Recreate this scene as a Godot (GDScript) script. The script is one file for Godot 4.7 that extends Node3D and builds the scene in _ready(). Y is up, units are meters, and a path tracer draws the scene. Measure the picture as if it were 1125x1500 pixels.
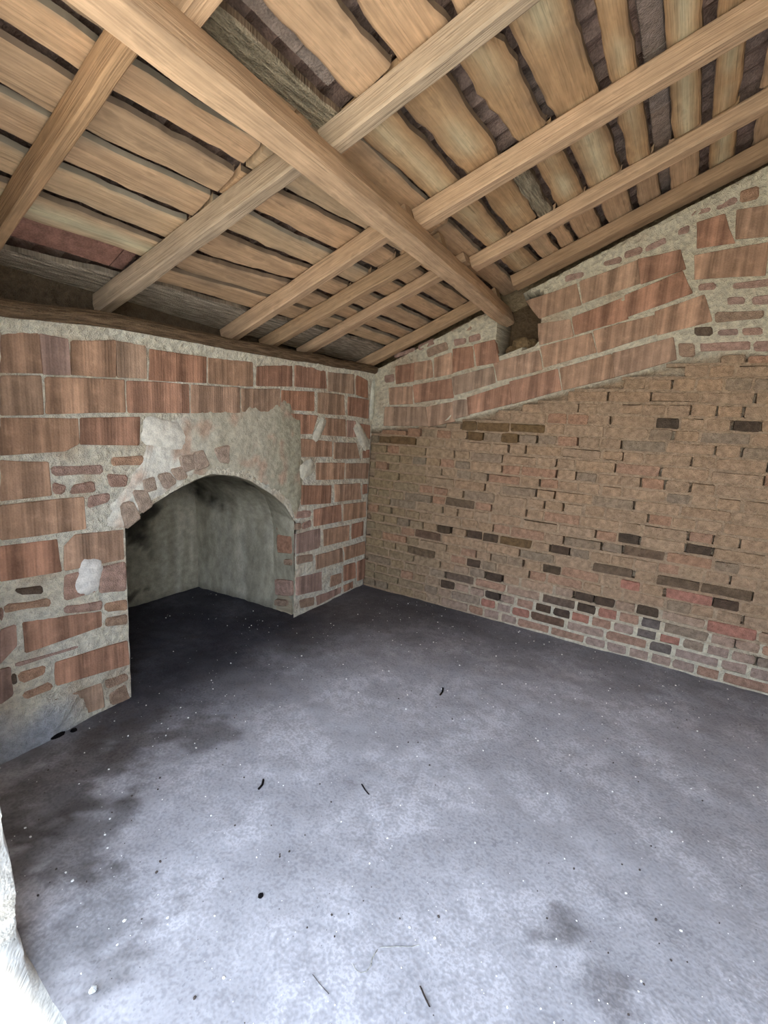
extends Node3D
# An old brick outbuilding seen from its doorway: floor y = 0, the room's far corner stands at the origin,
# the fireplace wall runs along -x, the brick wall along +z, the roof rises towards +z.

const SLOPE := 0.413          # rise of the roof per metre of z
const SKEW := 0.062           # the fireplace wall is not quite square to the other
const LEFT_BRICKS := "ho -2741 1726 -2610 1742 -2607 1590 -2752 1574;hp -2608 1742 -2506 1740 -2503 1597 -2605 1587;ho -2490 1738 -2302 1772 -2306 1612 -2498 1598;hg -2296 1770 -2152 1774 -2153 1624 -2299 1613;hr -2131 1762 -1794 1779 -1795 1641 -2142 1619;ho -1780 1777 -1447 1800 -1445 1659 -1781 1643;hr -1412 1781 -1089 1835 -1084 1697 -1416 1666;hr -1061 1838 -714 1858 -689 1723 -1056 1700;hg -679 1843 -336 1866 -313 1717 -662 1710;hr -296 1871 -111 1843 -97 1702 -282 1714;hg -2753 1561 -2613 1578 -2615 1426 -2763 1416;ho -2598 1575 -2267 1602 -2266 1455 -2604 1430;hr -2251 1600 -1910 1621 -1908 1472 -2253 1456;ho -1893 1620 -1556 1640 -1555 1496 -1895 1473;hg -1540 1637 -1205 1667 -1201 1526 -1533 1502;hr -1185 1660 -836 1684 -829 1548 -1188 1536;hg -795 1683 -450 1694 -428 1540 -787 1536;hr -401 1687 -84 1686 -68 1530 -389 1542;ho -2764 1406 -2480 1416 -2480 1308 -2537 1278 -2773 1263;hr -2471 1417 -2195 1436 -2203 1301 -2474 1305;ho -2775 1242 -2609 1231 -2604 1092 -2786 1085;sp -2599 1214 -2386 1211 -2385 1170 -2597 1170;sp -2598 1147 -2545 1129 -2553 1088 -2601 1098;sp -2520 1127 -2426 1142 -2422 1091 -2531 1088;so -2343 1245 -2176 1251 -2185 1204 -2342 1203;sp -2369 1170 -2260 1157 -2276 1102 -2356 1108;sp -2453 1072 -2357 1082 -2359 1037 -2459 1019;ho -2787 1066 -2474 1071 -2470 926 -2797 931;hr -2798 903 -2594 897 -2583 750 -2808 762;ho -2565 865 -2518 906 -2298 892 -2300 748 -2572 751;sd -2765 719 -2663 709 -2660 671 -2750 691;so -2801 663 -2638 643 -2629 606 -2804 631;sp -2816 656 -2807 656 -2810 610 -2820 596;sp -2573 729 -2427 733 -2432 617 -2579 610;sp -2420 734 -2294 733 -2296 582 -2426 605;so -2406 547 -2291 534 -2293 477 -2402 501;sp -2581 588 -2415 564 -2417 520 -2582 553;hr -2743 567 -2418 510 -2421 438 -2742 431;sg -2403 474 -2294 459 -2296 405 -2405 429;hp -2822 562 -2770 567 -2771 477 -2832 421;sp -2781 402 -2530 382 -2531 369 -2780 383;so -2777 354 -2669 347 -2672 303 -2771 298;hr -2634 341 -2303 315 -2297 189 -2635 229;sd -2798 360 -2779 355 -2780 308 -2799 311;so -2768 259 -2655 259 -2649 223 -2760 223;hp -2834 394 -2801 392 -2800 268 -2844 247;hg -2763 177 -2441 147 -2430 17 -2759 51;sg -2424 154 -2309 142 -2300 103 -2413 104;sg -2401 69 -2315 88 -2290 -18 -2396 3;hr -1147 1516 -786 1516 -844 1385 -1149 1379;ho -693 1506 -426 1503 -415 1372 -728 1377;hp -396 1498 -273 1498 -241 1369 -385 1367;hr -197 1479 -39 1473 -27 1354 -86 1371;ho -975 1344 -592 1327 -585 1209 -985 1218;hg -564 1322 -247 1317 -181 1189 -556 1193;hr -131 1247 -17 1258 -10 1191 -125 1188;ho -784 1168 -408 1155 -408 1020 -777 1038;ho -378 1149 -16 1136 -26 1002 -378 1023;hr -953 1009 -579 981 -578 837 -947 867;ho -532 983 -149 967 -113 824 -522 843;hr -103 952 -33 953 -25 871 -95 865;hr -798 808 -432 810 -411 668 -791 679;ho -391 806 -29 790 -15 650 -381 664;sp -1007 824 -823 806 -829 759 -1004 768;sp -933 722 -828 738 -817 683 -931 674;hp -992 648 -703 649 -694 492 -986 502;ho -666 632 -293 615 -282 480 -649 495;hr -250 615 -59 612 -46 482 -239 478;ho -753 437 -393 428 -374 309 -738 322;ho -362 428 -16 419 -5 300 -332 306;sg -985 481 -788 456 -785 400 -983 417;hp -987 317 -664 281 -655 128 -973 174;so -538 215 -377 206 -370 111 -541 115;hr -350 261 -164 250 -151 105 -339 122;hr -129 248 0 253 18 62 -113 63;sg -947 128 -752 98 -749 28 -928 51;hp -725 91 -367 73 -374 25 -712 17;hr -335 77 -183 81 -177 15 -320 16;vp -2300 1014 -2262 1023 -2226 947 -2283 914;vp -2239 1072 -2185 1067 -2161 1002 -2207 979;vp -2187 1122 -2142 1130 -2132 1087 -2178 1077;vp -2100 1145 -2056 1153 -2021 1111 -2070 1086;vp -2024 1169 -1974 1178 -1949 1136 -1992 1124;vp -1973 1233 -1912 1239 -1900 1182 -1957 1166;vp -1885 1253 -1840 1263 -1803 1194 -1878 1170;vp -1745 1274 -1655 1289 -1655 1205 -1711 1214;sg -1978 1369 -1910 1382 -1911 1320 -1963 1312;sp -2136 1339 -2011 1347 -2012 1312 -2137 1318;sr -1143 1170 -1072 1172 -1070 1120 -1134 1127;sp -1308 1398 -1171 1401 -1170 1365 -1320 1362"
const RIGHT_BRICKS := "hg 145 1626 519 1636 555 1505 141 1486;ho 544 1636 755 1679 784 1547 574 1500;hg 777 1690 875 1702 908 1599 794 1569;hr 896 1718 1201 1817 1230 1694 918 1610;hr 1225 1836 1537 1919 1574 1794 1255 1699;ho 1568 1928 1870 2009 1903 1879 1601 1799;ho 1893 2017 2206 2096 2236 1982 1923 1887;ho 169 1787 383 1799 393 1677 184 1667;hr 408 1810 732 1858 762 1732 431 1689;hg 755 1873 1067 1941 1093 1846 783 1753;ho 1085 1975 1395 2047 1427 1935 1123 1861;ho 1420 2074 1731 2145 1770 2039 1458 1953;ho 1759 2161 2087 2232 2111 2141 1795 2042;ho 2102 2259 2333 2330 2387 2195 2130 2136;hr 224 1966 381 1985 391 1859 240 1838;ho 400 1995 544 2008 566 1891 410 1870;ho 586 2023 714 2055 739 1915 597 1890;hr 741 2085 888 2100 912 1963 756 1925;hr 915 2109 1063 2137 1104 1994 950 1973;ho 1383 2232 1579 2246 1613 2151 1407 2107;hr 1613 2261 1901 2357 1936 2239 1638 2163;hr 1918 2372 2201 2477 2263 2363 1949 2258;ho 1288 2394 1596 2467 1636 2351 1381 2287;ho 1629 2485 1943 2568 1978 2451 1661 2362;hr 1964 2577 2170 2600 2208 2503 1997 2449;sp 1984 2657 2088 2696 2101 2659 1992 2620;sp 733 2167 836 2172 840 2132 744 2116;sp 852 2181 949 2201 954 2151 862 2136;sg 499 2099 676 2154 693 2092 517 2035;sg 698 2235 863 2294 880 2234 714 2183;sp 414 2134 559 2186 569 2138 431 2086;sp 189 2078 390 2119 392 2087 205 2039;sp 105 1900 208 1911 212 1849 116 1838;sp 1753 2596 1858 2619 1864 2578 1760 2570;sp 1517 2540 1637 2551 1642 2517 1527 2495;sp 1871 2641 1968 2659 1974 2619 1876 2600;ho 2436 2774 2641 2769 2663 2629 2453 2640;hr 2252 2741 2365 2762 2428 2619 2271 2616;ho 2266 2557 2586 2578 2600 2427 2283 2441;sp 2316 2850 2419 2862 2426 2819 2327 2797;sp 2191 2810 2299 2827 2304 2798 2199 2783;sp 2148 2728 2205 2741 2211 2699 2156 2693;so 2426 2878 2509 2893 2520 2825 2435 2817;sp 2298 2405 2386 2404 2388 2366 2304 2367;sp 2466 2388 2641 2398 2647 2358 2471 2358;sp 2451 2319 2538 2314 2545 2270 2461 2273;sp 2567 2308 2669 2317 2678 2258 2576 2267;sg 2404 2240 2634 2230 2641 2189 2413 2178;sd 2314 2157 2406 2156 2414 2105 2321 2110;sp 2433 2135 2533 2140 2535 2103 2441 2104;sp 2549 2139 2642 2141 2649 2097 2555 2102;sp 2355 2065 2598 2066 2605 2020 2365 2018;sp 2611 2061 2723 2071 2733 2005 2623 2009;sg 2242 2070 2331 2066 2342 1991 2261 1989"
const PIER_BRICKS := "sg -86 807 31 819 33 768 -70 747;sg -140 705 88 736 89 690 -139 652;sr -124 618 37 640 42 501 -113 482;sg -47 441 43 460 45 412 -46 399;sp -136 260 42 290 46 173 -126 141;sg -139 99 -16 119 -15 76 -138 49"
const BURNT := [Vector2(0.823, 0.863), Vector2(0.762, 0.786), Vector2(0.788, 0.634), Vector2(0.588, 0.559), Vector2(1.072, 0.621), Vector2(1.174, 0.683), Vector2(0.581, 0.400), Vector2(1.012, 0.457), Vector2(0.978, 0.299), Vector2(1.199, 0.383), Vector2(0.880, 0.164), Vector2(1.244, 0.218), Vector2(1.720, 0.692), Vector2(1.622, 0.533), Vector2(1.310, 0.223), Vector2(1.932, 0.371), Vector2(1.801, 0.297), Vector2(1.919, 0.291), Vector2(1.790, 0.231), Vector2(1.671, 0.157), Vector2(2.118, 0.813), Vector2(2.127, 0.744), Vector2(2.080, 0.590), Vector2(2.078, 0.373), Vector2(2.261, 0.361), Vector2(2.875, 0.389), Vector2(2.689, 0.470), Vector2(2.696, 0.609), Vector2(2.488, 0.610), Vector2(2.404, 0.227), Vector2(2.540, 0.831), Vector2(2.714, 1.600), Vector2(2.231, 1.600)]
const BROWNED := [Vector2(1.432, 0.686), Vector2(1.313, 1.543), Vector2(1.147, 1.531), Vector2(1.233, 1.469), Vector2(1.966, 1.007), Vector2(0.940, 1.506), Vector2(1.003, 1.431), Vector2(0.772, 1.417), Vector2(0.328, 1.391), Vector2(0.195, 1.325)]
const REDDISH := [Vector2(2.105, 0.270), Vector2(1.544, 0.149), Vector2(1.855, 0.165), Vector2(1.249, 0.111), Vector2(2.502, 0.170), Vector2(2.532, 0.484), Vector2(2.140, 0.294), Vector2(2.198, 0.495), Vector2(2.727, 0.377)]
const FIELD_TOP := [Vector2(-0.103, 1.415), Vector2(0.157, 1.452), Vector2(0.557, 1.483), Vector2(0.933, 1.574), Vector2(1.248, 1.665), Vector2(1.600, 1.771), Vector2(1.914, 1.857), Vector2(2.246, 1.961), Vector2(2.354, 2.002), Vector2(2.690, 1.991)]
const ARCH := [Vector2(-2.298, -0.033), Vector2(-2.291, 0.895), Vector2(-2.170, 0.982), Vector2(-2.030, 1.050), Vector2(-1.878, 1.109), Vector2(-1.761, 1.137), Vector2(-1.580, 1.115), Vector2(-1.449, 1.073), Vector2(-1.246, 0.966), Vector2(-1.134, 0.888), Vector2(-1.011, 0.743), Vector2(-1.008, 0.459), Vector2(-0.979, 0.132), Vector2(-0.940, -0.057)]


class MB:
	var v := PackedVector3Array()
	var n := PackedVector3Array()
	var t := PackedVector2Array()
	var c := PackedColorArray()
	func tri(a: Vector3, b: Vector3, d: Vector3, ua: Vector2, ub: Vector2, ud: Vector2, ca: Color, cb: Color, cd: Color, hint: Vector3) -> void:
		var m := (b - a).cross(d - a)
		if m.length_squared() < 1e-14:
			return
		m = m.normalized()
		if m.dot(hint) < 0.0:
			m = -m
			v.append(a); v.append(b); v.append(d)
			t.append(ua); t.append(ub); t.append(ud)
			c.append(ca); c.append(cb); c.append(cd)
		else:
			v.append(a); v.append(d); v.append(b)
			t.append(ua); t.append(ud); t.append(ub)
			c.append(ca); c.append(cd); c.append(cb)
		n.append(m); n.append(m); n.append(m)
	func quad(a: Vector3, b: Vector3, d: Vector3, e: Vector3, ua: Vector2, ub: Vector2, ud: Vector2, ue: Vector2, ca: Color, cb: Color, cd: Color, ce: Color, hint: Vector3) -> void:
		tri(a, b, d, ua, ub, ud, ca, cb, cd, hint)
		tri(a, d, e, ua, ud, ue, ca, cd, ce, hint)
	func smooth() -> void:
		var sum := {}
		var keys := []
		keys.resize(v.size())
		for i in v.size():
			var k := Vector3i((v[i] * 4000.0).round())
			keys[i] = k
			sum[k] = sum.get(k, Vector3.ZERO) + n[i]
		for i in v.size():
			n[i] = (sum[keys[i]] as Vector3).normalized()
	func mesh() -> ArrayMesh:
		var a := []
		a.resize(Mesh.ARRAY_MAX)
		a[Mesh.ARRAY_VERTEX] = v
		a[Mesh.ARRAY_NORMAL] = n
		a[Mesh.ARRAY_TEX_UV] = t
		a[Mesh.ARRAY_COLOR] = c
		var m := ArrayMesh.new()
		m.add_surface_from_arrays(Mesh.PRIMITIVE_TRIANGLES, a)
		return m

var rng := RandomNumberGenerator.new()
var fine := FastNoiseLite.new()
var M := {}
var used := {}


# ---------- naming and nodes ----------
func numbered(called: String) -> String:
	var k: int = used.get(called, 0)
	used[called] = k + 1
	return called if k == 0 else "%s_%03d" % [called, k]

func obj(called: String, mb: MB, m: Material, parent: Node3D = self) -> MeshInstance3D:
	var o := MeshInstance3D.new()
	o.mesh = mb.mesh()
	o.material_override = m
	o.cast_shadow = GeometryInstance3D.SHADOW_CASTING_SETTING_ON
	o.name = numbered(called) if parent == self else called
	parent.add_child(o, true)
	if parent != self:
		var k := 0
		for s in parent.get_children():
			if s != o and s.has_meta("stem") and s.get_meta("stem") == called:
				k += 1
		o.set_meta("stem", called)
		if k:
			o.name = "%s_%03d" % [called, k]
	return o

func root(called: String) -> Node3D:
	var o := Node3D.new()
	o.name = numbered(called)
	add_child(o)
	return o

func tag(o: Node, label: String, category := "", group := "", kind := "") -> Node:
	o.set_meta("label", label)
	if category: o.set_meta("category", category)
	if group: o.set_meta("group", group)
	if kind: o.set_meta("kind", kind)
	return o

func col(r: int, g: int, b: int) -> Color:
	return Color8(r, g, b).srgb_to_linear()

func vary(c: Color, amount: float) -> Color:
	var k := 1.0 + rng.randf_range(-amount, amount)
	var h := rng.randf_range(-amount, amount) * 0.35
	return Color(c.r * k * (1.0 + h), c.g * k, c.b * k * (1.0 - h))

func nz(x: float, y: float, z := 0.0) -> float:
	return fine.get_noise_3d(x, y, z)

func lerp_path(p: Array, x: float) -> float:
	if x <= p[0].x: return p[0].y
	for i in range(1, p.size()):
		if x <= p[i].x:
			return lerpf(p[i - 1].y, p[i].y, (x - p[i - 1].x) / maxf(p[i].x - p[i - 1].x, 1e-6))
	return p[-1].y

# ---------- textures ----------
func noise_bytes(w: int, h: int, freq: float, octaves: int, seed_: int, type := FastNoiseLite.TYPE_SIMPLEX_SMOOTH) -> PackedByteArray:
	var f := FastNoiseLite.new()
	f.noise_type = type
	f.seed = seed_
	f.frequency = freq
	f.fractal_octaves = octaves
	f.fractal_gain = 0.55
	var im := f.get_seamless_image(w, h)
	im.convert(Image.FORMAT_L8)
	return im.get_data()

func streak_bytes(w: int, h: int, freq: float, octaves: int, seed_: int, along_u: bool, squeeze: int) -> PackedByteArray:
	var f := FastNoiseLite.new()
	f.noise_type = FastNoiseLite.TYPE_SIMPLEX_SMOOTH
	f.seed = seed_
	f.frequency = freq
	f.fractal_octaves = octaves
	var im: Image
	if along_u:
		im = f.get_seamless_image(maxi(w / squeeze, 4), h)
	else:
		im = f.get_seamless_image(w, maxi(h / squeeze, 4))
	im.convert(Image.FORMAT_L8)
	im.resize(w, h, Image.INTERPOLATE_CUBIC)
	return im.get_data()

func gray_tex(w: int, h: int, value: Callable) -> ImageTexture:
	var d := PackedByteArray()
	d.resize(w * h)
	for i in w * h:
		d[i] = clampi(int(value.call(i)), 0, 255)
	var im := Image.create_from_data(w, h, false, Image.FORMAT_L8, d)
	im.convert(Image.FORMAT_RGB8)
	return ImageTexture.create_from_image(im)

func material(tex: Texture2D, bump: Texture2D, bump_cm: float, scale: Vector2, rough := 0.95, tint := Color.WHITE) -> StandardMaterial3D:
	var m := StandardMaterial3D.new()
	m.albedo_texture = tex
	m.albedo_color = tint
	m.vertex_color_use_as_albedo = true
	m.roughness = rough
	m.metallic_specular = 0.25
	m.uv1_scale = Vector3(scale.x, scale.y, 1)
	if bump:
		m.heightmap_enabled = true
		m.heightmap_texture = bump
		m.heightmap_scale = bump_cm
	return m

func make_materials() -> void:
	var S := 512
	# hollow clay block: vertical comb streaks and broad bands, pale smears
	var b0 := streak_bytes(S, S, 0.012, 3, 11, false, 64)
	var b1 := streak_bytes(S, S, 0.07, 2, 12, false, 24)
	var b2 := noise_bytes(S, S, 0.012, 4, 13)
	var b3 := noise_bytes(S, S, 0.11, 3, 14)
	var hollow := gray_tex(S, S, func(i): return 212.0 + (b0[i] - 128) * 0.36 + (b1[i] - 128) * 0.13 + (b2[i] - 128) * 0.13 + (b3[i] - 128) * 0.08 + maxf(b2[i] - 168.0, 0.0) * 0.25)
	var hollow_bump := gray_tex(S, S, func(i): return 128.0 + (b1[i] - 128) * 0.5 + (b3[i] - 128) * 0.35)
	M.hollow = material(hollow, hollow_bump, 0.5, Vector2(1.6, 1.6))
	# solid brick and mortar
	var c0 := noise_bytes(S, S, 0.014, 4, 21)
	var c1 := noise_bytes(S, S, 0.09, 4, 22)
	var solid := gray_tex(S, S, func(i): return 214.0 + (c0[i] - 128) * 0.24 + (c1[i] - 128) * 0.18)
	var solid_bump := gray_tex(S, S, func(i): return 128.0 + (c0[i] - 128) * 0.5 + (c1[i] - 128) * 0.6)
	M.solid = material(solid, solid_bump, 1.0, Vector2(2.6, 2.6))
	var e0 := noise_bytes(S, S, 0.02, 5, 31)
	var e1 := noise_bytes(S, S, 0.13, 3, 32)
	var grit := gray_tex(S, S, func(i): return 234.0 + (e0[i] - 128) * 0.22 + (e1[i] - 128) * 0.14)
	var grit_bump := gray_tex(S, S, func(i): return 128.0 + (e0[i] - 128) * 0.8 + (e1[i] - 128) * 0.35)
	M.mortar = material(grit, grit_bump, 1.6, Vector2(2.2, 2.2))
	M.plaster = material(grit, grit_bump, 0.12, Vector2(1.3, 1.3))
	M.rough_plaster = material(grit, grit_bump, 0.55, Vector2(1.7, 1.7))
	M.lime = material(grit, grit_bump, 0.4, Vector2(1.5, 1.5))
	# wood: grain along u
	var w0 := streak_bytes(S, S, 0.03, 4, 41, true, 24)
	var w1 := streak_bytes(S, S, 0.12, 2, 42, true, 12)
	var w2 := noise_bytes(S, S, 0.009, 4, 43)
	var wood := gray_tex(S, S, func(i): return 220.0 + (w0[i] - 128) * 0.15 + (w1[i] - 128) * 0.09 + (w2[i] - 128) * 0.16 - maxf(w2[i] - 178.0, 0.0) * 0.6 - maxf(w0[i] - 186.0, 0.0) * 0.9)
	var wood_bump := gray_tex(S, S, func(i): return 128.0 + (w0[i] - 128) * 0.5 + (w1[i] - 128) * 0.4)
	M.wood = material(wood, wood_bump, 0.4, Vector2(0.9, 2.4), 0.85)
	var k0 := streak_bytes(S, S, 0.035, 4, 51, true, 5)
	var bark := gray_tex(S, S, func(i): return 200.0 + (k0[i] - 128) * 0.42 + (c1[i] - 128) * 0.2)
	M.bark = material(bark, bark, 2.5, Vector2(2.0, 4.0))
	M.tile = material(solid, solid_bump, 0.6, Vector2(2.0, 2.0))
	# trodden floor of lime screed and dust, 4 m to a side
	var F := 1536
	var f0 := noise_bytes(F, F, 0.006, 5, 61)
	var f1 := noise_bytes(F, F, 0.03, 4, 62)
	var f2 := noise_bytes(F, F, 0.16, 3, 63)
	var floor_tex := gray_tex(F, F, func(i):
		var g := 205.0 + (f0[i] - 128) * 0.12 + (f1[i] - 128) * 0.05 + (f2[i] - 128) * 0.12
		var k := clampf((f0[i] - 105) / 50.0, 0.0, 1.0)
		g += k * clampf((f1[i] + (f2[i] - 128) * 0.7 - 142.0) * 1.8, 0.0, 17.0)
		g -= clampf((84.0 - f1[i] - (f2[i] - 128) * 0.9) * 0.6, 0.0, 8.0)
		g -= clampf((f2[i] - 128.0 + f1[i] - 204.0) * 1.2, 0.0, 30.0)
		return g)
	var floor_bump := gray_tex(F, F, func(i): return 128.0 + (f1[i] - 128) * 0.35 + (f2[i] - 128) * 0.3)
	M.floor = material(floor_tex, floor_bump, 0.35, Vector2(0.25, 0.25), 0.9)
	M.plain = StandardMaterial3D.new()
	M.plain.vertex_color_use_as_albedo = true
	M.plain.roughness = 0.9
	M.plain.metallic_specular = 0.3

# ---------- shapes ----------
# one brick from its outline on a wall face: rounded front, sides back to "back"; B maps (u, v, w) to the wall
func brick(mb: MB, outline: PackedVector2Array, front: float, back: float, bevel: float, jitter: float, c: Color, B := Transform3D.IDENTITY, dark_edge := 1.0) -> void:
	var p := outline
	var area := 0.0
	for i in p.size():
		area += p[i].cross(p[(i + 1) % p.size()])
	if area < 0.0:
		p.reverse()
	var mid := Vector2.ZERO
	for q in p: mid += q
	mid /= p.size()
	var ring := PackedVector2Array()
	for i in p.size():
		var q := p[i]
		var a := p[(i + p.size() - 1) % p.size()] - q
		var b := p[(i + 1) % p.size()] - q
		var r := bevel * rng.randf_range(0.7, 1.8)
		ring.append(q + a.normalized() * minf(r, a.length() * 0.3) + Vector2(rng.randf_range(-1, 1), rng.randf_range(-1, 1)) * jitter * 0.4)
		ring.append(q + b.normalized() * minf(r, b.length() * 0.3) + Vector2(rng.randf_range(-1, 1), rng.randf_range(-1, 1)) * jitter * 0.4)
		if b.length() > 0.11:
			ring.append(q + b * rng.randf_range(0.35, 0.65) + Vector2(-b.y, b.x).normalized() * rng.randf_range(-1, 1) * jitter)
	var off := Vector2(rng.randf_range(0, 3), rng.randf_range(0, 3))
	var tilt := Vector2(rng.randf_range(-1, 1), rng.randf_range(-1, 1)) * 0.02
	var inner := PackedVector2Array()
	for q in ring:
		var d := mid - q
		inner.append(q + d.normalized() * minf(bevel, d.length() * 0.4))
	var k := ring.size()
	var ec := Color(c.r * dark_edge, c.g * dark_edge, c.b * dark_edge)
	var cf := B * Vector3(mid.x, mid.y, front)
	var cb := B * Vector3(mid.x, mid.y, (front + back) * 0.5)
	var N := B.basis.z
	for i in k:
		var j := (i + 1) % k
		var fi := B * Vector3(inner[i].x, inner[i].y, front + tilt.dot(inner[i] - mid))
		var fj := B * Vector3(inner[j].x, inner[j].y, front + tilt.dot(inner[j] - mid))
		var ri := B * Vector3(ring[i].x, ring[i].y, front - bevel * 0.7 + tilt.dot(ring[i] - mid))
		var rj := B * Vector3(ring[j].x, ring[j].y, front - bevel * 0.7 + tilt.dot(ring[j] - mid))
		var bi := B * Vector3(ring[i].x, ring[i].y, back)
		var bj := B * Vector3(ring[j].x, ring[j].y, back)
		mb.tri(cf, fi, fj, mid + off, inner[i] + off, inner[j] + off, c, c, c, N)
		mb.quad(fi, fj, rj, ri, inner[i] + off, inner[j] + off, ring[j] + off, ring[i] + off, c, c, ec, ec, (ri + rj) * 0.5 - cb)
		mb.quad(ri, rj, bj, bi, ring[i] + off, ring[j] + off, ring[j] + off * 1.02, ring[i] + off * 1.02, ec, ec, ec, ec, (ri + rj) * 0.5 - cb - N * (N.dot((ri + rj) * 0.5 - cb)))

func tone(code: String) -> Color:
	match code:
		"o": return vary(col(212, 174, 146), 0.08)
		"r": return vary(col(202, 156, 130), 0.08)
		"p": return vary(col(206, 172, 156), 0.10)
		"g": return vary(col(198, 168, 144), 0.08)
		"d": return vary(col(128, 112, 98), 0.12)
	return col(190, 140, 110)

# bricks written as "kind+tone u v u v ..." in millimetres on a wall's face
func lay(list: String, parent: Node3D, B := Transform3D.IDENTITY, grow := 0.0, min_v := -0.03) -> void:
	for entry in list.split(";"):
		var f := entry.split(" ", false)
		var p := PackedVector2Array()
		for i in range(1, f.size() - 1, 2):
			p.append(Vector2(f[i].to_float(), maxf(f[i + 1].to_float(), min_v * 1000.0)) / 1000.0)
		var kind := f[0][0]
		if kind == "h" and grow > 0.0 or kind == "v": p = Geometry2D.offset_polygon(p, 0.012 if kind == "v" else grow, Geometry2D.JOIN_MITER)[0]
		var mb := MB.new()
		var c := tone(f[0][1])
		if kind == "h":
			brick(mb, p, rng.randf_range(0.003, 0.010), -0.03, 0.004, 0.003, c, B)
			obj("hollow_brick", mb, M.hollow, parent)
		else:
			brick(mb, p, rng.randf_range(0.020, 0.027) if kind == "v" else rng.randf_range(0.004, 0.012), -0.03, 0.008, 0.004, c.lerp(col(222, 206, 186), 0.6 if kind == "v" else 0.0), B)
			obj("brick", mb, M.solid, parent)

# a grid of points f(i, j) -> [position, uv, colour]; faces towards hint
func grid(mb: MB, ni: int, nj: int, f: Callable, hint: Vector3) -> void:
	var rows := []
	for i in ni + 1:
		var row := []
		for j in nj + 1:
			row.append(f.call(i, j))
		rows.append(row)
	for i in ni:
		for j in nj:
			var a: Array = rows[i][j]
			var b: Array = rows[i + 1][j]
			var c: Array = rows[i + 1][j + 1]
			var d: Array = rows[i][j + 1]
			mb.quad(a[0], b[0], c[0], d[0], a[1], b[1], c[1], d[1], a[2], b[2], c[2], d[2], hint)

func box(mb: MB, lo: Vector3, hi: Vector3, c: Color) -> void:
	var mid := (lo + hi) * 0.5
	var s := hi - lo
	for axis in 3:
		for side in [-1.0, 1.0]:
			var e1 := Vector3.ZERO
			var e2 := Vector3.ZERO
			var nn := Vector3.ZERO
			nn[axis] = side
			e1[(axis + 1) % 3] = s[(axis + 1) % 3] * 0.5
			e2[(axis + 2) % 3] = s[(axis + 2) % 3] * 0.5
			var o := mid + nn * s[axis] * 0.5
			var w := e1.length() * 2.0
			var h := e2.length() * 2.0
			mb.quad(o - e1 - e2, o + e1 - e2, o + e1 + e2, o - e1 + e2, Vector2(0, 0), Vector2(w, 0), Vector2(w, h), Vector2(0, h), c, c, c, c, nn)

# a flat outline (in the plane of B's x and y) with thickness along B's z
func prism(mb: MB, outline: PackedVector2Array, z0: float, z1: float, c: Color, B := Transform3D.IDENTITY) -> void:
	var mid := Vector2.ZERO
	for q in outline: mid += q
	mid /= outline.size()
	var idx := Geometry2D.triangulate_polygon(outline)
	for i in range(0, idx.size(), 3):
		var a := outline[idx[i]]
		var b := outline[idx[i + 1]]
		var d := outline[idx[i + 2]]
		for z in [z0, z1]:
			mb.tri(B * Vector3(a.x, a.y, z), B * Vector3(b.x, b.y, z), B * Vector3(d.x, d.y, z), a, b, d, c, c, c, B.basis.z * (1.0 if z == maxf(z0, z1) else -1.0))
	for i in outline.size():
		var a := outline[i]
		var b := outline[(i + 1) % outline.size()]
		var e := b - a
		var out := Vector2(e.y, -e.x)
		if Geometry2D.is_point_in_polygon((a + b) * 0.5 + out.normalized() * 0.001, outline):
			out = -out
		mb.quad(B * Vector3(a.x, a.y, z0), B * Vector3(b.x, b.y, z0), B * Vector3(b.x, b.y, z1), B * Vector3(a.x, a.y, z1), a, b, b, a, c, c, c, c, B.basis * Vector3(out.x, out.y, 0))

# a timber: section corners swept along a path; wander makes it uneven
func timber(path: Array, U: Vector3, V: Vector3, section: PackedVector2Array, wander: float, c: Color, seed_: float) -> MB:
	var mb := MB.new()
	var rings := []
	var along := 0.0
	for i in path.size():
		var p: Vector3 = path[i]
		if i: along += (p - (path[i - 1] as Vector3)).length()
		var ring := []
		var run := 0.0
		for k in section.size() + 1:
			var s := section[k % section.size()]
			var kk := float(k % section.size())
			var wob := wander * nz(along * 3.0, kk * 7.0, seed_)
			var wob2 := wander * nz(along * 3.0, kk * 7.0 + 40.0, seed_)
			if k: run += s.distance_to(section[k - 1])
			var cc := c
			cc = cc * (1.0 + 0.14 * nz(along * 1.6, kk * 3.0, seed_ + 9.0))
			ring.append([p + U * (s.x + wob) + V * (s.y + wob2), Vector2(along + seed_, run + seed_ * 0.37), cc])
		rings.append(ring)
	for i in path.size() - 1:
		var ctr: Vector3 = ((path[i] as Vector3) + (path[i + 1] as Vector3)) * 0.5
		for k in section.size():
			var a: Array = rings[i][k]
			var b: Array = rings[i + 1][k]
			var d: Array = rings[i + 1][k + 1]
			var e: Array = rings[i][k + 1]
			mb.quad(a[0], b[0], d[0], e[0], a[1], b[1], d[1], e[1], a[2], b[2], d[2], e[2], ((a[0] as Vector3) + (d[0] as Vector3)) * 0.5 - ctr)
	for end in [0, path.size() - 1]:
		var T: Vector3 = (path[0] as Vector3) - (path[1] as Vector3) if end == 0 else (path[-1] as Vector3) - (path[-2] as Vector3)
		var ctr: Vector3 = path[end]
		for k in section.size():
			var a: Array = rings[end][k]
			var b: Array = rings[end][k + 1]
			mb.tri(ctr, a[0], b[0], Vector2(0.5, 0.5), section[k] * 2.0, section[(k + 1) % section.size()] * 2.0, a[2], a[2], b[2], T)
	return mb

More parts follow.
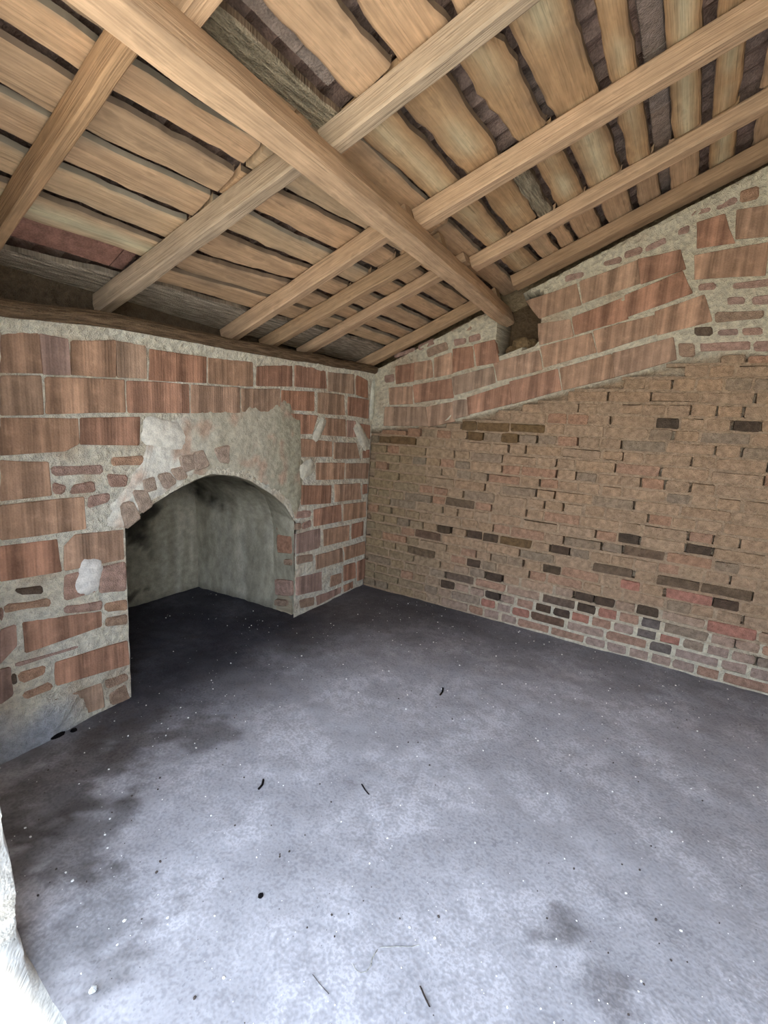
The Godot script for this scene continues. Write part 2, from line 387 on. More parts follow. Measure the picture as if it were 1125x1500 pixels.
func rect(hw: float, hh: float, ch: float) -> PackedVector2Array:
	return PackedVector2Array([Vector2(-hw + ch, -hh), Vector2(hw - ch, -hh), Vector2(hw, -hh + ch), Vector2(hw, hh - ch), Vector2(hw - ch, hh), Vector2(-hw + ch, hh), Vector2(-hw, hh - ch), Vector2(-hw, -hh + ch)])

func round_section(r: float, k: int) -> PackedVector2Array:
	var p := PackedVector2Array()
	for i in k:
		p.append(Vector2.from_angle(TAU * i / k) * r)
	return p

func roof_y(d: float, z: float) -> float:
	return d + SLOPE * z

# ---------- the scene ----------
func _ready() -> void:
	rng.seed = 4711
	fine.seed = 5
	fine.frequency = 1.0
	fine.fractal_octaves = 3
	# camera, standing in the doorway
	var cam := Camera3D.new()
	cam.name = "camera"
	cam.fov = rad_to_deg(2.0 * atan(750.0 / 690.0))
	cam.near = 0.03
	cam.far = 200.0
	cam.transform = Transform3D(Basis(Vector3(0.543579, 0.058405, 0.837324), Vector3(0.114580, 0.983074, -0.142956), Vector3(-0.831501, 0.173648, 0.527686)), Vector3(-3.499779, 1.450000, 2.404773))
	add_child(cam)
	cam.current = true
	# daylight: a bright sky and a sunlit yard, both through the doorway
	var sky_m := ProceduralSkyMaterial.new()
	sky_m.sky_top_color = Color(0.83, 0.90, 1.0)
	sky_m.sky_horizon_color = Color(0.94, 0.96, 1.0)
	sky_m.sky_curve = 0.15
	sky_m.ground_bottom_color = Color(0.45, 0.44, 0.40)
	sky_m.ground_horizon_color = Color(0.62, 0.62, 0.58)
	sky_m.sun_angle_max = 0.0
	sky_m.energy_multiplier = 1.7
	var sun := DirectionalLight3D.new()
	sun.name = "sun"
	sun.light_color = Color(1.0, 0.95, 0.86)
	sun.light_energy = SUN
	sun.light_angular_distance = 2.0
	sun.shadow_enabled = true
	sun.look_at_from_position(Vector3.ZERO, Vector3(0.085, -0.85, -0.5))   # high, along the front of the house: under the eaves it reaches the yard and the jamb, not the room
	add_child(sun)
	var sky := Sky.new()
	sky.sky_material = sky_m
	var env := Environment.new()
	env.background_mode = Environment.BG_SKY
	env.sky = sky
	env.tonemap_mode = Environment.TONE_MAPPER_LINEAR
	env.tonemap_exposure = EXPOSURE
	env.sdfgi_enabled = true
	env.ssao_enabled = true
	env.ssil_enabled = true
	var we := WorldEnvironment.new()
	we.name = "world"
	we.environment = env
	add_child(we)

	make_materials()
	build_floor()
	build_wall_left()
	build_wall_right()
	build_front()
	build_ceiling()
	build_timbers()
	build_fireplace()
	build_debris()

const EXPOSURE := 3.6
const SUN := 2.1

func soot_and_shade(x: float, z: float) -> Color:
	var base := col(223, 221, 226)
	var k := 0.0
	# sooty hearth ash spilling into the room, spread wider to paint light falloff
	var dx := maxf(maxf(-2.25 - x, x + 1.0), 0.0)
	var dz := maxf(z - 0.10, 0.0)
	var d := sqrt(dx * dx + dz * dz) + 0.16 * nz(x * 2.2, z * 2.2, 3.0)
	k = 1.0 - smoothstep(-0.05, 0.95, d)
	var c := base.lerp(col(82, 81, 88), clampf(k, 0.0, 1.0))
	# dark earth in the corner and along the brick wall, partly painted shade
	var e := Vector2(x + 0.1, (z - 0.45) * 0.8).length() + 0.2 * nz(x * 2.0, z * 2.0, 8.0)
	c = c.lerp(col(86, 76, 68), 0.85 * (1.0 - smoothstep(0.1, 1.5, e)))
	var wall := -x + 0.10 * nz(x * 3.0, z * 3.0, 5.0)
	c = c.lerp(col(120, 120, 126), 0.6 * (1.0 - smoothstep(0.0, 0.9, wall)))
	# separate stains; those behind the jamb paint in its wall's shade
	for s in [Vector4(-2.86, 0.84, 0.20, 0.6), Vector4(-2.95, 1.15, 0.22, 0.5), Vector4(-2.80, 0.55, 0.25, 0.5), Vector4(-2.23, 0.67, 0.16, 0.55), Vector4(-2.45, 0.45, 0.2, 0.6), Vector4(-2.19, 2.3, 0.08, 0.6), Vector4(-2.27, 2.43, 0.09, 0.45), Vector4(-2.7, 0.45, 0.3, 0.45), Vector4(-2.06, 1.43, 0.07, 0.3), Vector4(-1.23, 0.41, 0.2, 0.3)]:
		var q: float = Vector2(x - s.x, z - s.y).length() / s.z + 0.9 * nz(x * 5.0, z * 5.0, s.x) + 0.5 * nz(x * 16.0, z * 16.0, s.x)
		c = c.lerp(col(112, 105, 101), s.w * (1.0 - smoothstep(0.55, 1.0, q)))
	return c

func floor_y(x: float, z: float) -> float:
	var h := 0.010 * nz(x * 1.3, z * 1.3, 1.0) + 0.006 * nz(x * 5.0, z * 5.0, 2.0)
	if z < 0.1: h += 0.03 * smoothstep(0.1, -0.7, z) + 0.008 * nz(x * 9.0, z * 9.0, 4.0) * smoothstep(0.1, -0.1, z)
	return h

func build_floor() -> void:
	var mb := MB.new()
	var nx := 118
	var nzz := 178
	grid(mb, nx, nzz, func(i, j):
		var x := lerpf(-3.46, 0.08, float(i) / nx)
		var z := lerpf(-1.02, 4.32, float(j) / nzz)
		return [Vector3(x, floor_y(x, z), z), Vector2(x + 4.0, z + 2.0), soot_and_shade(x, z)], Vector3.UP)
	mb.smooth()
	box(mb, Vector3(-3.46, -0.3, -1.02), Vector3(0.08, -0.06, 4.32), col(150, 150, 150))
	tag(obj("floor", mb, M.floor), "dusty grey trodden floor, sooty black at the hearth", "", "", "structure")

func wall_top(u: float) -> float:
	return lerp_path([Vector2(-3.5, 1.72), Vector2(-2.74, 1.785), Vector2(-2.32, 1.83), Vector2(-1.39, 1.86), Vector2(-0.09, 1.92)], u)

func arch_h(u: float) -> float:
	var p := []
	for i in range(1, 11): p.append(ARCH[i])
	return lerp_path(p, u)

var left_frame := Transform3D()

func build_wall_left() -> void:
	var wall := root("wall_left")
	wall.rotation.y = atan(SKEW)
	left_frame = Transform3D(Basis(Vector3.UP, atan(SKEW)))
	tag(wall, "fireplace wall of hollow clay blocks and old bricks in pale mortar", "", "", "structure")
	var mb := MB.new()
	var pale := col(236, 230, 210)
	var w := func(u: float, v: float) -> Array:
		var h := 0.005 * nz(u * 7.0, v * 7.0, 1.0) + 0.003 * nz(u * 25.0, v * 25.0, 2.0)
		var c := pale
		c = c.lerp(col(236, 234, 220), smoothstep(-0.1, 0.5, nz(u * 3.0, v * 3.0, 6.0)) * 0.7)
		c = c.lerp(col(204, 184, 158), smoothstep(0.0, 0.5, nz(u * 4.0, v * 4.0, 16.0)) * 0.6)
		var top := wall_top(u)
		if v > top - 0.07:
			h += 0.02 * smoothstep(top - 0.07, top, v) + 0.008 * nz(u * 18.0, v * 18.0, 9.0)
			c = c.lerp(col(244, 240, 220), 0.6)
		if v < 0.25 and u < -2.2:
			var k := smoothstep(0.25, 0.02, v + 0.1 * nz(u * 5.0, v * 5.0, 7.0)) * smoothstep(-2.45, -2.7, u)
			c = c.lerp(col(190, 196, 204), k)
			h += 0.03 * k
		return [Vector3(u, v, h), Vector2(u, v), c]
	for part in [[-3.5, -2.288, 48], [-2.288, -1.0, 52], [-1.0, 0.0, 40]]:
		var n: int = part[2]
		grid(mb, n, 72, func(i, j):
			var u := lerpf(part[0], part[1], float(i) / n)
			var low := -0.06
			if n == 52: low = arch_h(u)
			elif n == 40: low = -0.06
			return w.call(u, lerpf(low, wall_top(u), j / 72.0)), Vector3(0, 0, 1))
	# the wall's body behind its face
	var inside := col(190, 175, 150)
	prism(mb, PackedVector2Array([Vector2(-3.5, -0.2), Vector2(-2.33, -0.2), Vector2(-2.33, 1.2), Vector2(-0.97, 1.2), Vector2(-0.97, -0.2), Vector2(0.35, -0.2), Vector2(0.35, 1.90), Vector2(-3.5, 1.72)]), -0.4, -0.045, inside)
	prism(mb, PackedVector2Array([Vector2(-3.6, 1.6), Vector2(0.35, 1.6), Vector2(0.35, 2.02), Vector2(-3.6, 2.02)]), -0.44, -0.24, col(112, 98, 82))  # dark strip added to seal the eaves against leaking light
	# top of the wall from its face back to the eaves
	grid(mb, 60, 2, func(i, j):
		var u := lerpf(-3.5, 0.0, i / 60.0)
		var h := 0.0
		if j == 0: return w.call(u, wall_top(u))
		return [Vector3(u, wall_top(u) + 0.012 * nz(u * 9.0, j, 4.0), -0.2 * j), Vector2(u, 1.8 + 0.2 * j), pale], Vector3.UP)
	obj("mortar_bed", mb, M.mortar, wall).set_meta("kind", "structure")
	lay(LEFT_BRICKS, wall, Transform3D.IDENTITY, 0.002)
	# the pier's cheek inside the fireplace opening
	var cheek := Transform3D(Basis(Vector3(0, 0, 1), Vector3(0, 1, 0), Vector3(-1, 0, 0)), Vector3(-1.0, 0, 0))
	lay(PIER_BRICKS, wall, left_frame.affine_inverse() * cheek)
	# whitewash patch and mortar smears left on the blocks
	# [u, v, half length, half width, angle, colour]
	for s in [[-2.47, 0.70, 0.085, 0.055, 75.0, col(250, 248, 242)], [-0.763, 1.42, 0.105, 0.036, 57.0, col(222, 218, 200)], [-0.168, 1.372, 0.150, 0.058, -43.0, col(222, 218, 200)], [-0.022, 1.69, 0.17, 0.034, 88.0, col(226, 224, 206)], [-2.06, 1.355, 0.125, 0.075, -12.0, col(246, 243, 230)], [-0.90, 1.13, 0.09, 0.06, 20.0, col(226, 222, 204)]]:
		var patch := MB.new()
		var along := Vector2.from_angle(deg_to_rad(s[4]))
		var side := Vector2(-along.y, along.x)
		var ctr := Vector3(s[0], s[1], 0.022)
		var at := func(k: int, f: float, w: float) -> Vector3:
			var a := TAU * (k % 28) / 28.0
			var ca := cos(a)
			var sa := sin(a)
			var r: float = f / pow(pow(absf(ca), 4.0) + pow(absf(sa), 4.0), 0.25) * (1.0 + 0.16 * nz(ca * 2.0, sa * 2.0, s[0] * 9.0))
			var q: Vector2 = along * ca * r * s[2] + side * sa * r * s[3]
			return Vector3(s[0] + q.x, s[1] + q.y, w + 0.002 * nz(q.x * 30.0, q.y * 30.0))
		for k in 28:
			var o0: Vector3 = at.call(k, 1.0, 0.006)
			var o1: Vector3 = at.call(k + 1, 1.0, 0.006)
			var m0: Vector3 = at.call(k, 0.82, 0.019)
			var m1: Vector3 = at.call(k + 1, 0.82, 0.019)
			var c: Color = s[5]
			patch.tri(ctr, m0, m1, Vector2(ctr.x, ctr.y), Vector2(m0.x, m0.y), Vector2(m1.x, m1.y), c, c, c, Vector3(0, 0, 1))
			patch.quad(m0, o0, o1, m1, Vector2(m0.x, m0.y), Vector2(o0.x, o0.y), Vector2(o1.x, o1.y), Vector2(m1.x, m1.y), c, c, c, c, Vector3(0, 0, 1))
		patch.smooth()
		obj("mortar_smear", patch, M.lime, wall)

func right_top(z: float) -> float:
	return roof_y(1.915, z)

func field_top(z: float) -> float:
	return lerp_path(FIELD_TOP, z) if z > FIELD_TOP[0].x else FIELD_TOP[0].y

func build_wall_right() -> void:
	var wall := root("wall_right")
	wall.rotation.y = -PI / 2      # local x runs along the room's z, local z points into the room
	tag(wall, "tan brick wall with burnt bricks, hollow blocks above along the slope", "", "", "structure")
	var pale := col(226, 218, 194)
	var clay := col(186, 160, 132)
	var mb := MB.new()
	grid(mb, 150, 100, func(i, j):
		var u := lerpf(-0.06, 4.3, i / 150.0)
		var v := lerpf(-0.06, right_top(u) + 0.02, j / 100.0)
		var ft := field_top(u)
		var field := smoothstep(ft + 0.02, ft - 0.03, v)
		var h := lerpf(0.0, -0.06, field) + 0.004 * nz(u * 8.0, v * 8.0, 1.0) + 0.003 * nz(u * 24.0, v * 24.0, 2.0)
		var top := right_top(u)
		h += 0.02 * smoothstep(top - 0.08, top, v) * (0.5 + nz(u * 11.0, v * 11.0, 3.0))
		var c := pale.lerp(clay, clampf(field + 0.5 * smoothstep(0.0, 0.5, nz(u * 3.0, v * 3.0, 4.0)) - smoothstep(1.9, 2.3, u) * 0.4, 0.0, 1.0))
		# the pocket where the purlin goes into the wall
		if u > 1.10 and u < 1.39 and v > 2.05 + (u - 1.1) * 0.2 and v < 2.44:
			h = -0.24
			c = col(110, 92, 72)
		return [Vector3(u, v, h), Vector2(u, v), c], Vector3(0, 0, 1))
	prism(mb, PackedVector2Array([Vector2(-0.4, -0.2), Vector2(4.6, -0.2), Vector2(4.6, roof_y(2.14, 4.6)), Vector2(-0.4, roof_y(2.14, -0.4))]), -0.6, -0.26, col(170, 150, 120))
	obj("mortar_bed", mb, M.mortar, wall).set_meta("kind", "structure")
	lay(RIGHT_BRICKS, wall, Transform3D.IDENTITY, 0.0115)
	# courses of solid bricks, headers and stretchers mixed
	var laid := []
	var joints := MB.new()
	var pitch := 0.0775
	for course in 34:
		var y0 := 0.004 + course * pitch
		var u := 0.012 - rng.randf() * 0.1
		var stretchers := course % 3 == 1
		while u < 4.25:
			var len := 0.122 if rng.randf() < (0.35 if stretchers else 0.72) else 0.245
			len += rng.randf_range(-0.008, 0.008)
			if len > 0.2 and course % 2 == 0:
				for p in BURNT:
					if p.x > u and p.x < u + len and absf(p.y - y0 - 0.035) < 0.035: len = 0.122
			var a := maxf(u, 0.008)
			var b := u + len
			u = b + rng.randf_range(0.008, 0.017)
			if b - a < 0.04: continue
			var mid := (a + b) * 0.5
			var lift := 0.008 * nz(mid * 0.9, course * 0.31, 20.0)
			var lo := y0 + 0.006 + lift + rng.randf_range(-0.003, 0.003)
			var hi := y0 + pitch - 0.008 + lift + rng.randf_range(-0.004, 0.003)
			var ft := minf(field_top(a), field_top(b))
			if hi > ft:
				hi = ft - 0.004
				if hi - lo < 0.03: continue
			laid.append([a, b, lo, hi])
			# upright joint to the next brick; some are empty
			var low := smoothstep(0.45, 0.15, lo) * smoothstep(0.5, 1.9, b)
			if rng.randf() < lerpf(0.66, 0.95, low):
				var jw := rng.randf_range(-0.010, 0.001) if low < 0.5 else rng.randf_range(-0.004, 0.004)
				var jc := vary(clay.lerp(pale, low), 0.06)
				var jb := Vector2(b - 0.006, u + 0.008)
				joints.quad(Vector3(jb.x, lo - 0.006, jw), Vector3(jb.y, lo - 0.006, jw), Vector3(jb.y, hi + 0.004, jw), Vector3(jb.x, hi + 0.004, jw), Vector2(jb.x, lo), Vector2(jb.y, lo), Vector2(jb.y, hi), Vector2(jb.x, hi), jc, jc, jc, jc, Vector3(0, 0, 1))
		# bed joint under the course
		var steps := 90
		for k in steps:
			var ua := lerpf(0.0, 4.3, float(k) / steps)
			var ub := lerpf(0.0, 4.3, float(k + 1) / steps)
			if y0 > minf(field_top(ua), field_top(ub)) + 0.0: continue
			var low2 := smoothstep(0.45, 0.12, y0 + 0.1 * nz(ua, y0, 30.0)) * smoothstep(0.5, 1.9, ua)
			var cc := vary(clay.lerp(pale, low2), 0.03)
			var wa := lerpf(-0.003, 0.0, low2) + 0.006 * nz(ua * 6.0, course * 3.3, 31.0)
			var wb := lerpf(-0.003, 0.0, low2) + 0.006 * nz(ub * 6.0, course * 3.3, 31.0)
			var la := 0.008 * nz(ua * 0.9, course * 0.31, 20.0)
			var lb := 0.008 * nz(ub * 0.9, course * 0.31, 20.0)
			var y1 := y0 - 0.011
			var y2 := y0 + 0.009
			joints.quad(Vector3(ua, y1 + la, wa), Vector3(ub, y1 + lb, wb), Vector3(ub, y2 + lb, wb), Vector3(ua, y2 + la, wa), Vector2(ua, y1), Vector2(ub, y1), Vector2(ub, y2), Vector2(ua, y2), cc, cc, cc, cc, Vector3(0, 0, 1))
			joints.quad(Vector3(ua, y2 + la, wa), Vector3(ub, y2 + lb, wb), Vector3(ub, y2 + lb, -0.062), Vector3(ua, y2 + la, -0.062), Vector2(ua, y1), Vector2(ub, y1), Vector2(ub, y2), Vector2(ua, y2), cc, cc, cc, cc, Vector3(0, 1, 0))
			joints.quad(Vector3(ua, y1 + la, wa), Vector3(ub, y1 + lb, wb), Vector3(ub, y1 + lb, -0.062), Vector3(ua, y1 + la, -0.062), Vector2(ua, y1), Vector2(ub, y1), Vector2(ub, y2), Vector2(ua, y2), cc, cc, cc, cc, Vector3(0, -1, 0))
	obj("mortar_joints", joints, M.mortar, wall).set_meta("kind", "stuff")
	# the nearest ones are parts of their own, the rest one part
	var eye := Vector3(2.4, 1.45, 3.5)
	laid.sort_custom(func(p, q): return Vector3((p[0] + p[1]) * 0.5, p[2], 0).distance_to(eye) / maxf(p[1] - p[0], 0.1) < Vector3((q[0] + q[1]) * 0.5, q[2], 0).distance_to(eye) / maxf(q[1] - q[0], 0.1))
	var rest := MB.new()
	var singles := 0
	for q in laid:
		var mid := Vector2((q[0] + q[1]) * 0.5, (q[2] + q[3]) * 0.5)
		var low := smoothstep(0.5, 0.12, mid.y + 0.1 * nz(mid.x, mid.y, 40.0)) * smoothstep(0.3, 1.4, mid.x)
		var c := col(204, 172, 140).lerp(col(198, 172, 156), low)
		c = c.lerp(col(178, 158, 124), clampf(0.9 * smoothstep(1.1, 0.1, mid.x), 0.0, 1.0))
		var r := rng.randf()
		if r < 0.16: c = c.lerp(col(202, 156, 128), 0.7)
		elif r < 0.30: c = c.lerp(col(170, 152, 130), 0.7)
		elif r < 0.36 and low > 0.4: c = col(140, 128, 120)
		for p in BURNT:
			if (p as Vector2).x > q[0] and p.x < q[1] and p.y > q[2] - 0.008 and p.y < q[3] + 0.008: c = c.lerp(col(92, 78, 66), 0.92 if q[1] - q[0] < 0.16 else 0.7)
		for p in BROWNED:
			if (p as Vector2).x > q[0] and p.x < q[1] and p.y > q[2] - 0.008 and p.y < q[3] + 0.008: c = col(142, 116, 84)
		for p in REDDISH:
			if (p as Vector2).x > q[0] and p.x < q[1] and p.y > q[2] - 0.008 and p.y < q[3] + 0.008: c = col(204, 146, 126)
		c = vary(c, 0.07)
		var outline := PackedVector2Array([Vector2(q[0] + rng.randf_range(-0.003, 0.003), q[2] + rng.randf_range(-0.003, 0.003)), Vector2(q[1] + rng.randf_range(-0.003, 0.003), q[2] + rng.randf_range(-0.003, 0.003)), Vector2(q[1] + rng.randf_range(-0.004, 0.003), q[3] + rng.randf_range(-0.004, 0.002)), Vector2(q[0] + rng.randf_range(-0.003, 0.004), q[3] + rng.randf_range(-0.004, 0.002))])
		var front := rng.randf_range(-0.002, 0.006) if c.r > 0.12 else rng.randf_range(-0.010, 0.0)
		var alone: bool = singles < 262 and mid.x < 3.15
		var target := MB.new() if alone else rest
		brick(target, outline, front, -0.064, lerpf(0.0045, 0.009, low), 0.004, c)
		if alone:
			singles += 1
			obj("brick", target, M.solid, wall)
	obj("far_bricks", rest, M.solid, wall).set_meta("kind", "stuff")
	# rubble left in the purlin's pocket
	for s in [[1.24, 2.12, -0.12, 0.07], [1.17, 2.08, -0.1, 0.045], [1.30, 2.13, -0.16, 0.05]]:
		var st := MB.new()
		blob(st, Vector3(s[0], s[1], s[2]), Vector3(s[3], s[3] * 0.8, s[3] * 0.8), col(176, 150, 112), s[0] * 7.0)
		obj("rubble_stone", st, M.solid, wall)

func blob(mb: MB, at: Vector3, r: Vector3, c: Color, seed_: float, rings := 6, segs := 9) -> void:
	var first := mb.v.size()
	grid(mb, segs, rings, func(i, j):
		var a: float = TAU * (i % segs) / segs
		var b: float = PI * j / rings
		var d := Vector3(sin(b) * cos(a), cos(b), sin(b) * sin(a))
		var k := 1.0 + 0.35 * nz(d.x * 1.3, d.y * 1.3 + seed_, d.z * 1.3)
		return [at + d * r * k, Vector2(i * 0.05 + seed_, j * 0.05), c], Vector3.ZERO)
	# turn faces outward
	for i in range(first, mb.v.size(), 3):
		var m := (mb.v[i] + mb.v[i + 1] + mb.v[i + 2]) / 3.0 - at
		if mb.n[i].dot(m) < 0.0:
			var q := mb.v[i + 1]; mb.v[i + 1] = mb.v[i + 2]; mb.v[i + 2] = q
			var tt := mb.t[i + 1]; mb.t[i + 1] = mb.t[i + 2]; mb.t[i + 2] = tt
			for k in 3: mb.n[i + k] = -mb.n[i + k]

func build_front() -> void:
	# the wall with the doorway, the back wall, and the yard outside
	var wall := root("wall_front")
	tag(wall, "whitewashed doorway wall with a rough broken jamb", "", "", "structure")
	var lime := col(240, 240, 234)
	var across := Transform3D(Basis(Vector3(0, 0, 1), Vector3(0, 1, 0), Vector3(-1, 0, 0)), Vector3(-3.12, 0, 0))
	var mb := MB.new()
	prism(mb, PackedVector2Array([Vector2(-0.4, -0.3), Vector2(0.86, -0.3), Vector2(0.86, DOOR_TOP), Vector2(3.4, DOOR_TOP), Vector2(3.4, -0.3), Vector2(4.6, -0.3), Vector2(4.6, roof_y(2.12, 4.6)), Vector2(-0.4, roof_y(2.12, -0.4))]), 0.0, 0.3, lime, across)
	obj("masonry", mb, M.lime, wall)
	var ridge := [Vector3(-3.12, DOOR_TOP, 0.95), Vector3(-3.12, 1.6, 0.98), Vector3(-3.12, 1.1, 1.0), Vector3(-3.12, 0.7, 1.01), Vector3(-3.12, 0.52, 1.03), Vector3(-3.12, 0.451, 1.061), Vector3(-3.12, 0.411, 1.062), Vector3(-3.12, 0.362, 1.065), Vector3(-3.12, 0.282, 1.100), Vector3(-3.12, 0.221, 1.118), Vector3(-3.12, 0.175, 1.104), Vector3(-3.12, 0.129, 1.093), Vector3(-3.12, 0.065, 1.094), Vector3(-3.123, 0.03, 1.157), Vector3(-3.137, 0.025, 1.235), Vector3(-3.152, 0.025, 1.314), Vector3(-3.169, 0.025, 1.417), Vector3(-3.25, 0.02, 1.75), Vector3(-3.36, -0.02, 2.1)]
	var jamb := MB.new()
	for i in ridge.size() - 1:
		var sub := 4
		for s in sub:
			var pts := []
			for e in 2:
				var f := float(s + e) / sub
				var p: Vector3 = (ridge[i] as Vector3).lerp(ridge[i + 1], f)
				var ro := 0.006 * nz(p.y * 40.0, p.z * 40.0, 2.0)
				p += Vector3(ro, 0, ro)
				var foot := smoothstep(0.08, 0.02, p.y)
				pts.append([Vector3(-3.10, p.y - 0.03 * foot, 0.82), Vector3(-3.105, p.y - 0.03 * foot, p.z - 0.06), p, Vector3(-3.27, p.y + 0.01 * foot, p.z - 0.02 - 0.02 * foot), Vector3(-3.47, p.y + 0.012 * foot, p.z - 0.07)])
			for k in 4:
				var a: Vector3 = pts[0][k]
				var b: Vector3 = pts[1][k]
				var c: Vector3 = pts[1][k + 1]
				var d: Vector3 = pts[0][k + 1]
				jamb.quad(a, b, c, d, Vector2(a.z + a.x, a.y), Vector2(b.z + b.x, b.y), Vector2(c.z + c.x, c.y), Vector2(d.z + d.x, d.y), lime, lime, lime, lime, Vector3(0.4, 0.3, 0.0) if k == 0 else Vector3(0.0, 0.5, 1.0))
	jamb.smooth()
	obj("jamb_plaster", jamb, M.lime, wall)
	var back := MB.new()
	box(back, Vector3(-3.45, -0.3, 4.3), Vector3(0.3, roof_y(2.12, 4.3), 4.6), col(200, 170, 132))
	tag(obj("wall_back", back, M.solid), "plain brick-coloured wall behind the doorway side", "", "", "structure")
	var yard := MB.new()
	grid(yard, 20, 20, func(i, j):
		var x := lerpf(-40.0, -3.4, pow(i / 20.0, 0.4))
		var z := lerpf(-30.0, 30.0, j / 20.0)
		return [Vector3(x, -0.12 + 0.03 * nz(x, z), z), Vector2(x, z), col(206, 202, 190)], Vector3.UP)
	tag(obj("ground", yard, M.mortar), "pale bare ground of the yard outside the doorway", "", "", "structure")

const DOOR_TOP := 2.45

# where the dark gaps between the lower boards run, from the eaves up: [x, z]
func gap_z(k: int, x: float) -> float:
	var xs := [-3.3, -2.65, -1.95, -1.45, -1.15, -0.3]
	var zs := [[0.02, 0.02, 0.08, 0.09, 0.11, 0.145], [0.19, 0.19, 0.20, 0.24, 0.255, 0.275], [0.33, 0.34, 0.335, 0.40, 0.40, 0.41], [0.50, 0.485, 0.51, 0.54, 0.555, 0.565], [0.64, 0.63, 0.665, 0.69, 0.70, 0.72], [0.80, 0.79, 0.82, 0.86, 0.865, 0.88], [0.925, 0.91, 0.96, 1.0, 1.01, 1.02]]
	var p := []
	for i in 6: p.append(Vector2(xs[i], zs[k][i]))
	return lerp_path(p, x)

# a waney sawn board along x between two edge lines; under face at roof height d
func board(x0: float, x1: float, lo: Callable, hi: Callable, d: float, c: Color, edge: Color, heart: float, wane: float, seed_: float) -> MB:
	var mb := MB.new()
	var n := maxi(int((x1 - x0) / 0.05), 4)
	var s := [0.0, 0.07, 0.36, 0.44, 0.58, 0.93, 1.0]
	var up := [0.009, 0.0015, 0.0, 0.0, 0.0, 0.0015, 0.009]
	var pale := col(250, 242, 206)
	var under := func(i, j) -> Array:
		var x := lerpf(x0, x1, float(i) / n)
		var a: float = lo.call(x) + wane * nz(x * 4.0, seed_, 1.0) + wane * 0.55 * nz(x * 15.0, seed_, 2.0)
		var b: float = hi.call(x) + wane * nz(x * 4.0, seed_, 5.0) + wane * 0.55 * nz(x * 15.0, seed_, 6.0)
		var z := lerpf(a, b, s[j])
		var e := absf(s[j] - 0.5) * 2.0
		var cc := c.lerp(edge, 0.7 * smoothstep(0.84, 1.1, e + 0.3 * nz(x * 3.0, s[j] * 2.0, seed_)))
		cc = cc.lerp(pale, heart * smoothstep(0.5, 0.1, e) * smoothstep(-0.35, 0.25, nz(x * 1.4, 0.0, seed_ + 3.0)))
		return [Vector3(x, roof_y(d + up[j] + 0.006 * nz(x * 2.0, seed_, 7.0), z), z), Vector2(x + seed_, z * 1.0 + seed_), cc]
	grid(mb, n, 6, under, Vector3(0, -1, 0.4))
	var top := func(i, j) -> Array:
		var q: Array = under.call(i, 6 if j == 1 else 0)
		return [(q[0] as Vector3) + Vector3(0, 0.02, 0), q[1], edge]
	grid(mb, n, 1, top, Vector3(0, 1, -0.4))
	for side in [0, 6]:
		grid(mb, n, 1, func(i, j):
			var q: Array = under.call(i, side)
			return [(q[0] as Vector3) + Vector3(0, 0.02 * j, 0), q[1], edge], Vector3(0, 0, -1.0 if side == 0 else 1.0))
	for end in [0, n]:
		for j in 6:
			var q: Array = under.call(end, j)
			var r: Array = under.call(end, j + 1)
			var h := Vector3(0, 0.03, 0)
			mb.quad(q[0], r[0], (r[0] as Vector3) + h, (q[0] as Vector3) + h, q[1], r[1], r[1], q[1], c, c, c, c, Vector3(-1.0 if end == 0 else 1.0, 0, 0))
	return mb

